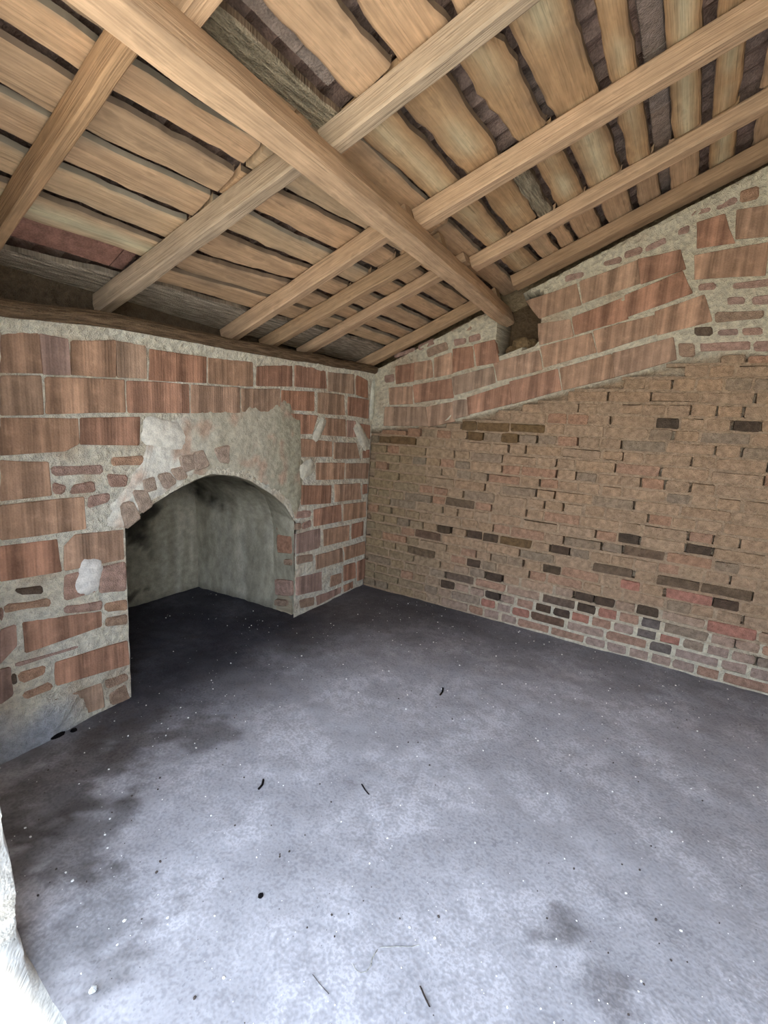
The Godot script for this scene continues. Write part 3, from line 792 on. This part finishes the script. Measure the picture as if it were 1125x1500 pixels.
func build_ceiling() -> void:
	var roof := root("ceiling")
	tag(roof, "underside of the roof: rough waney boards with gaps below clay tiles", "", "", "structure")
	var tan := col(228, 192, 156)
	var bark := col(150, 128, 108)
	# boards below the purlin, in three lengths
	var cuts := [[-3.4, -2.16], [-2.14, -1.10], [-1.08, 0.16]]
	for row in range(-1, 7):
		for seg in 3:
			if seg == 0 and row == 0: continue      # here a tile shows instead
			var g := 0.014 + rng.randf() * 0.010
			var lo := (func(x): return -0.16) if row < 0 else (func(x): return gap_z(row, x) + g)
			var hi := (func(x): return gap_z(row + 1, x) - g) if row < 6 else (func(x): return 1.16)
			if row < 0: hi = func(x): return gap_z(0, x) - g
			var c := vary(tan, 0.09)
			var heart := 0.0
			if seg == 0 and row == 1: heart = 0.9
			if rng.randf() < 0.25: c = c.lerp(col(230, 204, 170), 0.6)
			if row < 0: c = c.lerp(col(206, 198, 184), 0.8)
			obj("board", board(cuts[seg][0], cuts[seg][1], lo, hi, 2.055 + rng.randf_range(-0.004, 0.006), c, bark.lerp(col(186, 180, 164), rng.randf() * 0.7), heart, 0.010, row * 3.1 + seg * 7.7 + 2.0), M.bark if row < 0 else M.wood, roof)
	# boards above the purlin: [from x, to x, edges at both ends, heartwood, wane, barky]
	var upper := [
		[-3.4, -2.02, 1.10, 1.10, 1.175, 1.185, 0.0, 0.012, 1], [-3.4, -2.02, 1.245, 1.245, 1.33, 1.385, 0.0, 0.016, 0], [-3.4, -1.95, 1.39, 1.415, 1.565, 1.565, 0.0, 0.018, 0], [-3.4, -1.95, 1.60, 1.60, 1.735, 1.735, 0.1, 0.012, 0],
		[-3.4, -1.95, 1.76, 1.76, 1.90, 1.90, 0.3, 0.012, 0],
		[-2.0, -0.62, 1.165, 1.195, 1.31, 1.315, 0.5, 0.008, 0], [-2.0, -0.62, 1.345, 1.345, 1.50, 1.485, 0.6, 0.012, 0], [-1.93, -1.28, 1.535, 1.575, 1.665, 1.69, 0.5, 0.022, 0], [-1.26, -0.60, 1.495, 1.50, 1.565, 1.57, 0.1, 0.014, 1], [-1.26, -0.60, 1.595, 1.59, 1.705, 1.715, 0.8, 0.008, 0],
		[-1.93, -0.60, 1.70, 1.745, 1.87, 1.885, 0.7, 0.012, 0], [-1.93, -0.58, 1.93, 1.925, 2.01, 2.02, 0.5, 0.010, 0], [-1.93, -0.58, 2.105, 2.11, 2.215, 2.215, 0.7, 0.007, 0], [-1.93, -0.58, 2.255, 2.26, 2.36, 2.355, 0.9, 0.008, 0], [-1.93, -0.58, 2.43, 2.43, 2.55, 2.56, 0.3, 0.010, 0],
		[-0.60, 0.15, 1.20, 1.21, 1.33, 1.36, 0.4, 0.008, 0], [-0.60, 0.15, 1.37, 1.39, 1.475, 1.48, 0.2, 0.010, 0], [-0.60, 0.15, 1.50, 1.50, 1.57, 1.575, 0.0, 0.010, 0], [-0.58, 0.15, 1.60, 1.60, 1.72, 1.74, 0.1, 0.008, 0], [-0.58, 0.15, 1.765, 1.77, 1.89, 1.90, 0.1, 0.008, 0], [-0.58, 0.15, 1.93, 1.93, 2.03, 2.04, 0.0, 0.008, 0], [-0.56, 0.15, 2.09, 2.09, 2.215, 2.22, 0.1, 0.008, 0], [-0.56, 0.15, 2.26, 2.26, 2.36, 2.375, 0.8, 0.006, 0], [-0.56, 0.15, 2.44, 2.44, 2.56, 2.57, 0.0, 0.008, 0]]
	var z := 1.93
	while z < 2.5:
		upper.append([-3.4, -1.96, z, z, z + 0.13, z + 0.13, 0.3, 0.012, 0])
		z += 0.16
	z = 2.6
	while z < 4.25:
		upper.append([-3.4, -1.28, z, z, z + 0.14, z + 0.14, 0.3, 0.010, 0])
		upper.append([-1.26, 0.15, z + 0.01, z + 0.01, z + 0.13, z + 0.13, 0.3, 0.010, 0])
		z += 0.165
	var k := 0
	for b in upper:
		k += 1
		var lo := func(x): return lerpf(b[2], b[3], (x - b[0]) / (b[1] - b[0]))
		var hi := func(x): return lerpf(b[4], b[5], (x - b[0]) / (b[1] - b[0]))
		var c := vary(tan, 0.08)
		if b[6] > 0.3: c = c.lerp(col(206, 168, 124), 0.7)
		var mat: Material = M.wood
		if b[8]:
			c = col(196, 184, 160)
			mat = M.bark
		obj("board", board(b[0], b[1], lo, hi, 2.055 + rng.randf_range(-0.004, 0.008) - (0.012 if b[8] else 0.0), c, bark, b[6], b[7], k * 2.3), mat, roof)
	# a tile and a strip of tile that show where boards are missing
	for s in [[-3.4, -2.2, 0.045, 0.195, 2.085], [-3.4, -2.1, 1.19, 1.24, 2.09], [-1.95, 0.1, 2.02, 2.10, 2.11]]:
		var x: float = s[0]
		while x < s[1]:
			var e := minf(x + 0.38, s[1])
			var lo := func(_x): return s[2]
			var hi := func(_x): return s[3]
			var c := vary(col(186, 142, 128), 0.12)
			if s[2] > 1.0: c = vary(col(176, 160, 150), 0.12)
			obj("roof_tile", board(x, e - 0.006, lo, hi, s[4], c, c, 0.0, 0.003, x * 3.0), M.tile, roof)
			x = e
	# the tiles above: barrel rows down the slope, one mesh
	var mb := MB.new()
	grid(mb, 190, 24, func(i, j):
		var x := lerpf(-3.55, 0.5, i / 190.0)
		var zz := lerpf(-0.55, 4.75, j / 24.0)
		var h := 0.03 * absf(sin(x * PI / 0.11)) + 0.008 * nz(x * 4.0, zz * 4.0)
		return [Vector3(x, roof_y(2.125 + h, zz), zz), Vector2(x, zz), col(182, 152, 140).lerp(col(160, 146, 138), clampf(nz(x * 2.0, zz * 2.0, 4.0) + 0.4, 0.0, 1.0))], Vector3(0, -1, 0.4))
	grid(mb, 2, 2, func(i, j):
		var x := lerpf(-3.55, 0.5, i / 2.0)
		var zz := lerpf(-0.55, 4.75, j / 2.0)
		return [Vector3(x, roof_y(2.20, zz), zz), Vector2(x, zz), col(180, 120, 96)], Vector3(0, 1, -0.4))
	obj("roof_tiles", mb, M.tile, roof).set_meta("kind", "stuff")

func rafter(z0: float, x0: float, z1: float, x1: float, width: float, d_low: float, c: Color, label: String, seed_: float) -> void:
	var path := []
	var n := 14
	var mid := (d_low + 2.05) * 0.5
	for i in n + 1:
		var f := float(i) / n
		var zz := lerpf(z0, z1, f)
		path.append(Vector3(lerpf(x0, x1, f) + 0.004 * nz(zz * 2.0, seed_), roof_y(mid, zz), zz))
	var V := Vector3(0, 1, -SLOPE).normalized()
	var mb := timber(path, Vector3.RIGHT, V, rect(width * 0.5, (2.05 - d_low) * 0.5 * V.y, 0.006), 0.004, c, seed_)
	var o := obj("rafter", mb, M.wood)
	tag(o, label, "rafter", "roof rafters")

func build_timbers() -> void:
	var tan := col(228, 194, 160)
	var grey := col(212, 190, 164)
	# purlin, set square to the roof
	var V := Vector3(0, 1, -SLOPE).normalized()
	var U := Vector3(0, SLOPE, 1).normalized()
	var path := []
	for i in 25:
		var f := i / 24.0
		var x := lerpf(-3.4, 0.16, f)
		var z := lerpf(1.195, 1.10, f) - 0.014 * smoothstep(0.75, 1.0, f) + 0.006 * nz(x * 1.2, 3.0)
		path.append(Vector3(x, roof_y(1.885, z), z))
	var mb := timber(path, U, V, PackedVector2Array([Vector2(-0.040, -0.064), Vector2(0.034, -0.064), Vector2(0.042, -0.056), Vector2(0.048, 0.0), Vector2(0.040, 0.062), Vector2(-0.040, 0.062), Vector2(-0.048, 0.0)]), 0.007, tan, 1.5)
	tag(obj("roof_beam", mb, M.wood), "long hewn purlin running from top left into the pocket in the brick wall", "beam")
	# rafters below the purlin (x of the middle at both ends)
	rafter(-0.12, -2.735, 1.10, -2.70, 0.042, 1.95, tan.lerp(col(190, 150, 108), 0.6), "narrow rafter below the purlin at the far left of the ceiling", 1.0)
	rafter(-0.10, -2.235, 1.12, -2.055, 0.062, 1.95, grey, "thick greyish rafter below the purlin, second from the left", 2.0)
	rafter(-0.12, -1.478, 1.12, -1.405, 0.060, 1.95, tan, "tan rafter below the purlin above the fireplace's right side", 3.0)
	rafter(-0.12, -1.165, 1.12, -1.04, 0.060, 1.96, tan.lerp(col(170, 140, 104), 0.45), "dark knotty rafter below the purlin, third from the room's corner", 4.0)
	rafter(-0.12, -0.80, 1.12, -0.72, 0.078, 1.985, tan, "broad flat rafter below the purlin, second from the room's corner", 5.0)
	rafter(-0.12, -0.09, 1.08, -0.06, 0.075, 1.965, tan.lerp(col(180, 150, 112), 0.4), "last lower rafter lying against the tan brick wall", 6.0)
	# rafters above it
	rafter(1.13, -2.63, 4.29, -2.5, 0.060, 1.95, tan, "upper rafter whose end shows at the top left above the purlin", 7.0)
	rafter(1.12, -2.022, 4.26, -1.72, 0.060, 1.95, grey, "weathered upper rafter with a pale edge, resting mid purlin", 8.0)
	rafter(1.12, -1.325, 4.26, -0.95, 0.076, 1.95, tan, "smooth tan upper rafter, middle of the three crossing the right half", 9.0)
	rafter(1.12, -0.625, 4.29, -0.42, 0.080, 1.97, tan, "tan upper rafter next before the brick wall's top edge", 10.0)
	rafter(1.20, -0.08, 4.29, 0.02, 0.12, 1.965, tan.lerp(col(150, 120, 88), 0.5), "dark upper rafter lying along the top of the brick wall", 11.0)
	# round pole lying on the fireplace wall
	path = []
	for i in 41:
		var u := lerpf(-3.5, -0.02, i / 40.0)
		var p := left_frame * Vector3(u, lerp_path([Vector2(-2.74, 1.773), Vector2(-2.33, 1.818), Vector2(-1.39, 1.848), Vector2(-0.77, 1.878), Vector2(-0.06, 1.905)], u) + 0.035, 0.012)
		path.append(p + Vector3(0, 0.006 * nz(u * 2.0, 1.0), 0.006 * nz(u * 2.0, 8.0)))
	tag(obj("wall_plate_pole", timber(path, Vector3(0, 0, 1), Vector3.UP, round_section(0.034, 10), 0.006, col(150, 126, 100), 12.0), M.bark), "dark round pole lying along the top of the fireplace wall", "pole")

func build_fireplace() -> void:
	var hearth := root("fireplace")
	hearth.rotation.y = atan(SKEW)
	tag(hearth, "arched fireplace recess with sooty grey plaster lining in the block wall", "fireplace")
	var to_local := left_frame.affine_inverse()
	# mortar spread over the arch's face
	var outer := [Vector2(-2.42, 1.00), Vector2(-2.29, 1.10), Vector2(-2.20, 1.20), Vector2(-2.12, 1.44), Vector2(-1.9, 1.49), Vector2(-1.5, 1.58), Vector2(-1.09, 1.655), Vector2(-1.05, 1.60), Vector2(-0.99, 1.56), Vector2(-0.975, 1.25), Vector2(-0.93, 1.2), Vector2(-0.90, 1.16)]
	var mb := MB.new()
	var n := 84
	grid(mb, n, 22, func(i, j):
		var f := float(i) / n
		var u := lerpf(-2.40, -0.90, f)
		var h: float
		if u < -2.287: h = lerpf(0.885, 0.90, f)
		elif u > -1.009: h = lerpf(0.743, 0.95, clampf((u + 1.009) / 0.109, 0.0, 1.0))
		else: h = arch_h(u)
		var t := lerp_path(outer, u) + 0.025 * nz(u * 7.0, 2.0, 2.0)
		var s: float = j / 22.0
		var v := lerpf(h, maxf(t, h + 0.03), s)
		var e := minf(minf(s * 5.0, (1.0 - s) * 5.0), minf(f * 12.0, (1.0 - f) * 12.0))
		var w := -0.006 + 0.019 * smoothstep(0.0, 1.0, e) + 0.010 * nz(u * 6.0, v * 6.0, 3.0) + 0.006 * nz(u * 19.0, v * 19.0, 4.0)
		if j == 0: w = -0.004
		var c := col(206, 200, 180).lerp(col(244, 242, 230), smoothstep(-1.7, -2.1, u + 0.2 * nz(u * 4.0, v * 4.0, 8.0)))
		c = c.lerp(col(182, 178, 156), smoothstep(-1.45, -1.0, u))
		c = c.lerp(col(206, 176, 154), 0.8 * smoothstep(0.1, 0.45, nz(u * 5.0, v * 5.0, 12.0)))
		return [Vector3(u, v, w), Vector2(u, v), c], Vector3(0, 0, 1))
	mb.smooth()
	obj("arch_plaster", mb, M.rough_plaster, hearth)
	# the lining: lofted from the mouth to the back
	var s0 := []
	for p in ARCH: s0.append(Vector3(p.x, maxf(p.y, -0.04), -0.006))
	var s1 := [] # just inside, where the splayed soffit ends
	for p in [Vector2(-2.29, -0.04), Vector2(-2.285, 0.80), Vector2(-2.12, 0.93), Vector2(-1.97, 0.965), Vector2(-1.829, 0.996), Vector2(-1.665, 1.065), Vector2(-1.538, 1.093), Vector2(-1.345, 1.065), Vector2(-1.194, 0.999), Vector2(-1.096, 0.926), Vector2(-1.03, 0.80), Vector2(-0.995, 0.674), Vector2(-0.985, 0.347), Vector2(-0.985, -0.04)]:
		s1.append(to_local * Vector3(p.x, p.y, -0.17))
	var s2 := []
	for p in [Vector2(-2.36, -0.04), Vector2(-2.36, 0.74), Vector2(-2.25, 0.93), Vector2(-2.08, 1.03), Vector2(-1.9, 1.08), Vector2(-1.72, 1.10), Vector2(-1.55, 1.09), Vector2(-1.4, 1.06), Vector2(-1.27, 1.02), Vector2(-1.19, 0.97), Vector2(-1.13, 0.88), Vector2(-1.11, 0.7), Vector2(-1.10, 0.347), Vector2(-1.096, -0.04)]:
		s2.append(to_local * Vector3(p.x, p.y, -0.95))
	var lining := MB.new()
	var at := func(sec: Array, t: float) -> Vector3:
		var f := t * (sec.size() - 1)
		var i := mini(int(f), sec.size() - 2)
		return (sec[i] as Vector3).lerp(sec[i + 1], f - i)
	var soot_col := func(p: Vector3) -> Color:
		var n1 := nz(p.x * 2.2, p.y * 2.2, p.z * 2.2)
		var n2 := nz(p.x * 7.0, p.y * 7.0, p.z * 7.0)
		var c := col(160, 154, 134).lerp(col(180, 174, 154), smoothstep(-1.6, -1.1, p.x))
		# smoke: black above a ragged line that climbs towards the right
		var edge := 0.50 + 0.6 * smoothstep(-1.75, -1.15, p.x)
		c = c.lerp(col(50, 48, 43), 0.88 * smoothstep(edge - 0.05, edge + 0.12, p.y + 0.5 * n1 + 0.25 * n2))
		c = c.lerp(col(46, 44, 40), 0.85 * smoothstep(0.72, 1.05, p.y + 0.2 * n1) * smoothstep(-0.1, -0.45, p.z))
		# flaked patches near the back's left side
		c = c.lerp(col(58, 55, 48), 0.8 * smoothstep(0.06, 0.11, n1 + 0.4 * n2) * smoothstep(-1.35, -1.55, p.x))
		# pale runs down the back corner
		var run := smoothstep(0.0, 0.25, nz(p.x * 8.0, p.y * 0.6, p.z * 8.0))
		c = c.lerp(col(214, 208, 190), 0.6 * run * smoothstep(-1.45, -1.2, p.x) * smoothstep(1.0, 0.6, p.y))
		c = c.lerp(col(96, 92, 82), 0.25 * smoothstep(0.05, 0.3, nz(p.x * 6.0, p.y * 0.8 + 9.0, p.z * 6.0)))
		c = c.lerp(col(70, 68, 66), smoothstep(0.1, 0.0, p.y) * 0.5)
		return c
	var n_t := 78
	grid(lining, n_t, 4, func(i, j):
		var p: Vector3 = (at.call(s0, float(i) / n_t) as Vector3).lerp(at.call(s1, float(i) / n_t), j / 4.0)
		if j > 0: p += Vector3(0.006 * nz(p.x * 6.0, p.y * 6.0, p.z * 6.0), 0.006 * nz(p.x * 6.0, p.y * 6.0, p.z * 6.0 + 9.0), 0)
		var c: Color = col(186, 182, 162).lerp(soot_col.call(p), j / 4.0)
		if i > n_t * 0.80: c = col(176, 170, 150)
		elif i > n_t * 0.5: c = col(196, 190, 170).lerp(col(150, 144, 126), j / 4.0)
		return [p, Vector2(i * 0.03, p.z), c], Vector3(0, 0, 0.0001))
	grid(lining, n_t, 16, func(i, j):
		var p: Vector3 = (at.call(s1, float(i) / n_t) as Vector3).lerp(at.call(s2, float(i) / n_t), j / 16.0)
		if j > 0 and j < 16: p += Vector3(0.008 * nz(p.x * 5.0, p.y * 5.0, p.z * 5.0), 0.008 * nz(p.x * 5.0, p.y * 5.0, p.z * 5.0 + 9.0), 0)
		return [p, Vector2(i * 0.03, p.z), soot_col.call(p)], Vector3(0, 0, 0.0001))
	var centre := Vector3(-1.7, 0.55, -0.5)
	for i in range(0, lining.v.size(), 3):
		var m := (lining.v[i] + lining.v[i + 1] + lining.v[i + 2]) / 3.0
		if lining.n[i].dot(Vector3(centre.x - m.x, centre.y - m.y, 0)) < 0.0:
			var q := lining.v[i + 1]; lining.v[i + 1] = lining.v[i + 2]; lining.v[i + 2] = q
			var tt := lining.t[i + 1]; lining.t[i + 1] = lining.t[i + 2]; lining.t[i + 2] = tt
			var cc := lining.c[i + 1]; lining.c[i + 1] = lining.c[i + 2]; lining.c[i + 2] = cc
			for k in 3: lining.n[i + k] = -lining.n[i + k]
	lining.smooth()
	obj("lining", lining, M.plaster, hearth)
	var back := MB.new()
	grid(back, 44, 40, func(i, j):
		var u := lerpf(-2.34, -1.07, i / 44.0)
		var v := lerpf(-0.04, 1.13, j / 40.0)
		var p := to_local * Vector3(u, v, -0.945 + 0.004 * nz(u * 5.0, v * 5.0, 3.0))
		return [p, Vector2(u, v), soot_col.call(p)], Vector3(0, 0, 1))
	back.smooth()
	obj("back_wall", back, M.plaster, hearth)
	var shell := MB.new()
	var sc := col(180, 150, 120)
	box(shell, Vector3(-2.75, -0.2, -1.35), Vector3(-0.75, 1.45, -1.08), sc)
	box(shell, Vector3(-2.75, -0.2, -1.08), Vector3(-2.48, 1.45, -0.4), sc)
	box(shell, Vector3(-0.95, -0.2, -1.08), Vector3(-0.75, 1.45, -0.4), sc)
	box(shell, Vector3(-2.48, 1.2, -1.08), Vector3(-0.95, 1.45, -0.4), sc)
	obj("masonry_shell", shell, M.solid, hearth)

func twig(called: String, pts: Array, r: float, c: Color, label: String, category: String) -> void:
	var path := []
	for i in pts.size():
		var q: Vector2 = pts[i]
		path.append(Vector3(q.x, floor_y(q.x, q.y) + r * 0.8, q.y))
	tag(obj(called, timber(path, Vector3(0.3, 0, 0.95).normalized(), Vector3.UP, round_section(r, 6), r * 0.4, c, pts[0].x), M.bark), label, category)

func build_debris() -> void:
	var dark := col(52, 46, 44)
	twig("twig", [Vector2(-2.33, 1.146), Vector2(-2.306, 1.141), Vector2(-2.285, 1.125)], 0.005, dark, "short dark twig on the floor in front of the fireplace's left jamb", "twig")
	twig("twig", [Vector2(-1.245, 1.419), Vector2(-1.208, 1.415), Vector2(-1.17, 1.400)], 0.005, dark, "small dark bent twig alone in the middle of the floor", "twig")
	twig("twig", [Vector2(-2.063, 1.464), Vector2(-2.079, 1.492), Vector2(-2.088, 1.516)], 0.0035, dark, "thin dark twig on the floor to the right of the short thick one", "twig")
	twig("twig", [Vector2(-2.55, 2.005), Vector2(-2.563, 2.024), Vector2(-2.577, 2.046)], 0.003, col(100, 88, 80), "brown twig on the bright floor at the lower edge of the photo", "twig")
	twig("straw", [Vector2(-2.533, 1.865), Vector2(-2.505, 1.901), Vector2(-2.479, 1.938), Vector2(-2.463, 1.953)], 0.0016, col(250, 248, 236), "pale straight straw lying on the bright floor", "straw")
	twig("wire", [Vector2(-2.614, 1.827), Vector2(-2.62, 1.841), Vector2(-2.62, 1.857), Vector2(-2.608, 1.869), Vector2(-2.588, 1.871), Vector2(-2.571, 1.863), Vector2(-2.542, 1.862)], 0.0013, col(244, 240, 226), "thin pale hooked wire on the bright floor beside the straw", "wire")
	twig("wire", [Vector2(-2.695, 1.755), Vector2(-2.702, 1.785), Vector2(-2.706, 1.819)], 0.0013, col(120, 110, 102), "short thin dark wire on the bright floor left of the hooked one", "wire")
	for s in [[-2.648, 0.195, 0.030, 0.010, "long black charcoal piece at the foot of the left brick pier"], [-2.588, 0.208, 0.014, 0.009, "small black charcoal lump beside the longer piece by the pier"], [-2.63, 1.485, 0.009, 0.006, "dark pebble on the floor left of the pale screed"]]:
		var mb := MB.new()
		blob(mb, Vector3(s[0], floor_y(s[0], s[1]) + s[3] * 0.5, s[1]), Vector3(s[2], s[3], s[3] * 1.3), col(44, 42, 46), s[0] * 5.0)
		tag(obj("charcoal_lump" if s[2] > 0.015 else "pebble", mb, M.solid), s[4], "charcoal" if s[2] > 0.015 else "pebble")
	var chip := MB.new()
	blob(chip, Vector3(-3.047, floor_y(-3.047, 1.33) + 0.006, 1.33), Vector3(0.010, 0.007, 0.009), col(250, 250, 246), 3.0)
	tag(obj("plaster_chip", chip, M.lime), "white plaster chip on the floor beside the doorway jamb", "chip")
	# crumbs of lime, and dark bits, too many to count
	for kind in 2:
		var one := MB.new()
		blob(one, Vector3.ZERO, Vector3(1, 0.6, 0.8), col(248, 248, 242) if kind == 0 else col(84, 76, 72), 1.0 + kind, 4, 6)
		var mm := MultiMesh.new()
		mm.transform_format = MultiMesh.TRANSFORM_3D
		mm.mesh = one.mesh()
		var count := 800 if kind == 0 else 650
		mm.instance_count = count
		for i in count:
			var x := rng.randf_range(-3.05, -0.03)
			var z := rng.randf_range(-0.8 if x > -2.2 and x < -1.1 else 0.2, 3.2)
			var r := 0.0015 + 0.0040 * pow(rng.randf(), 3.0)
			mm.set_instance_transform(i, Transform3D(Basis(Vector3.UP, rng.randf() * TAU).scaled(Vector3.ONE * r), Vector3(x, floor_y(x, z) + r * 0.4, z)))
		var o := MultiMeshInstance3D.new()
		o.multimesh = mm
		o.material_override = M.plain
		o.name = "plaster_crumbs" if kind == 0 else "dirt_crumbs"
		add_child(o)
		tag(o, "tiny white plaster crumbs scattered over the floor" if kind == 0 else "tiny dark crumbs of dirt and charcoal scattered over the floor", "crumbs", "", "stuff")
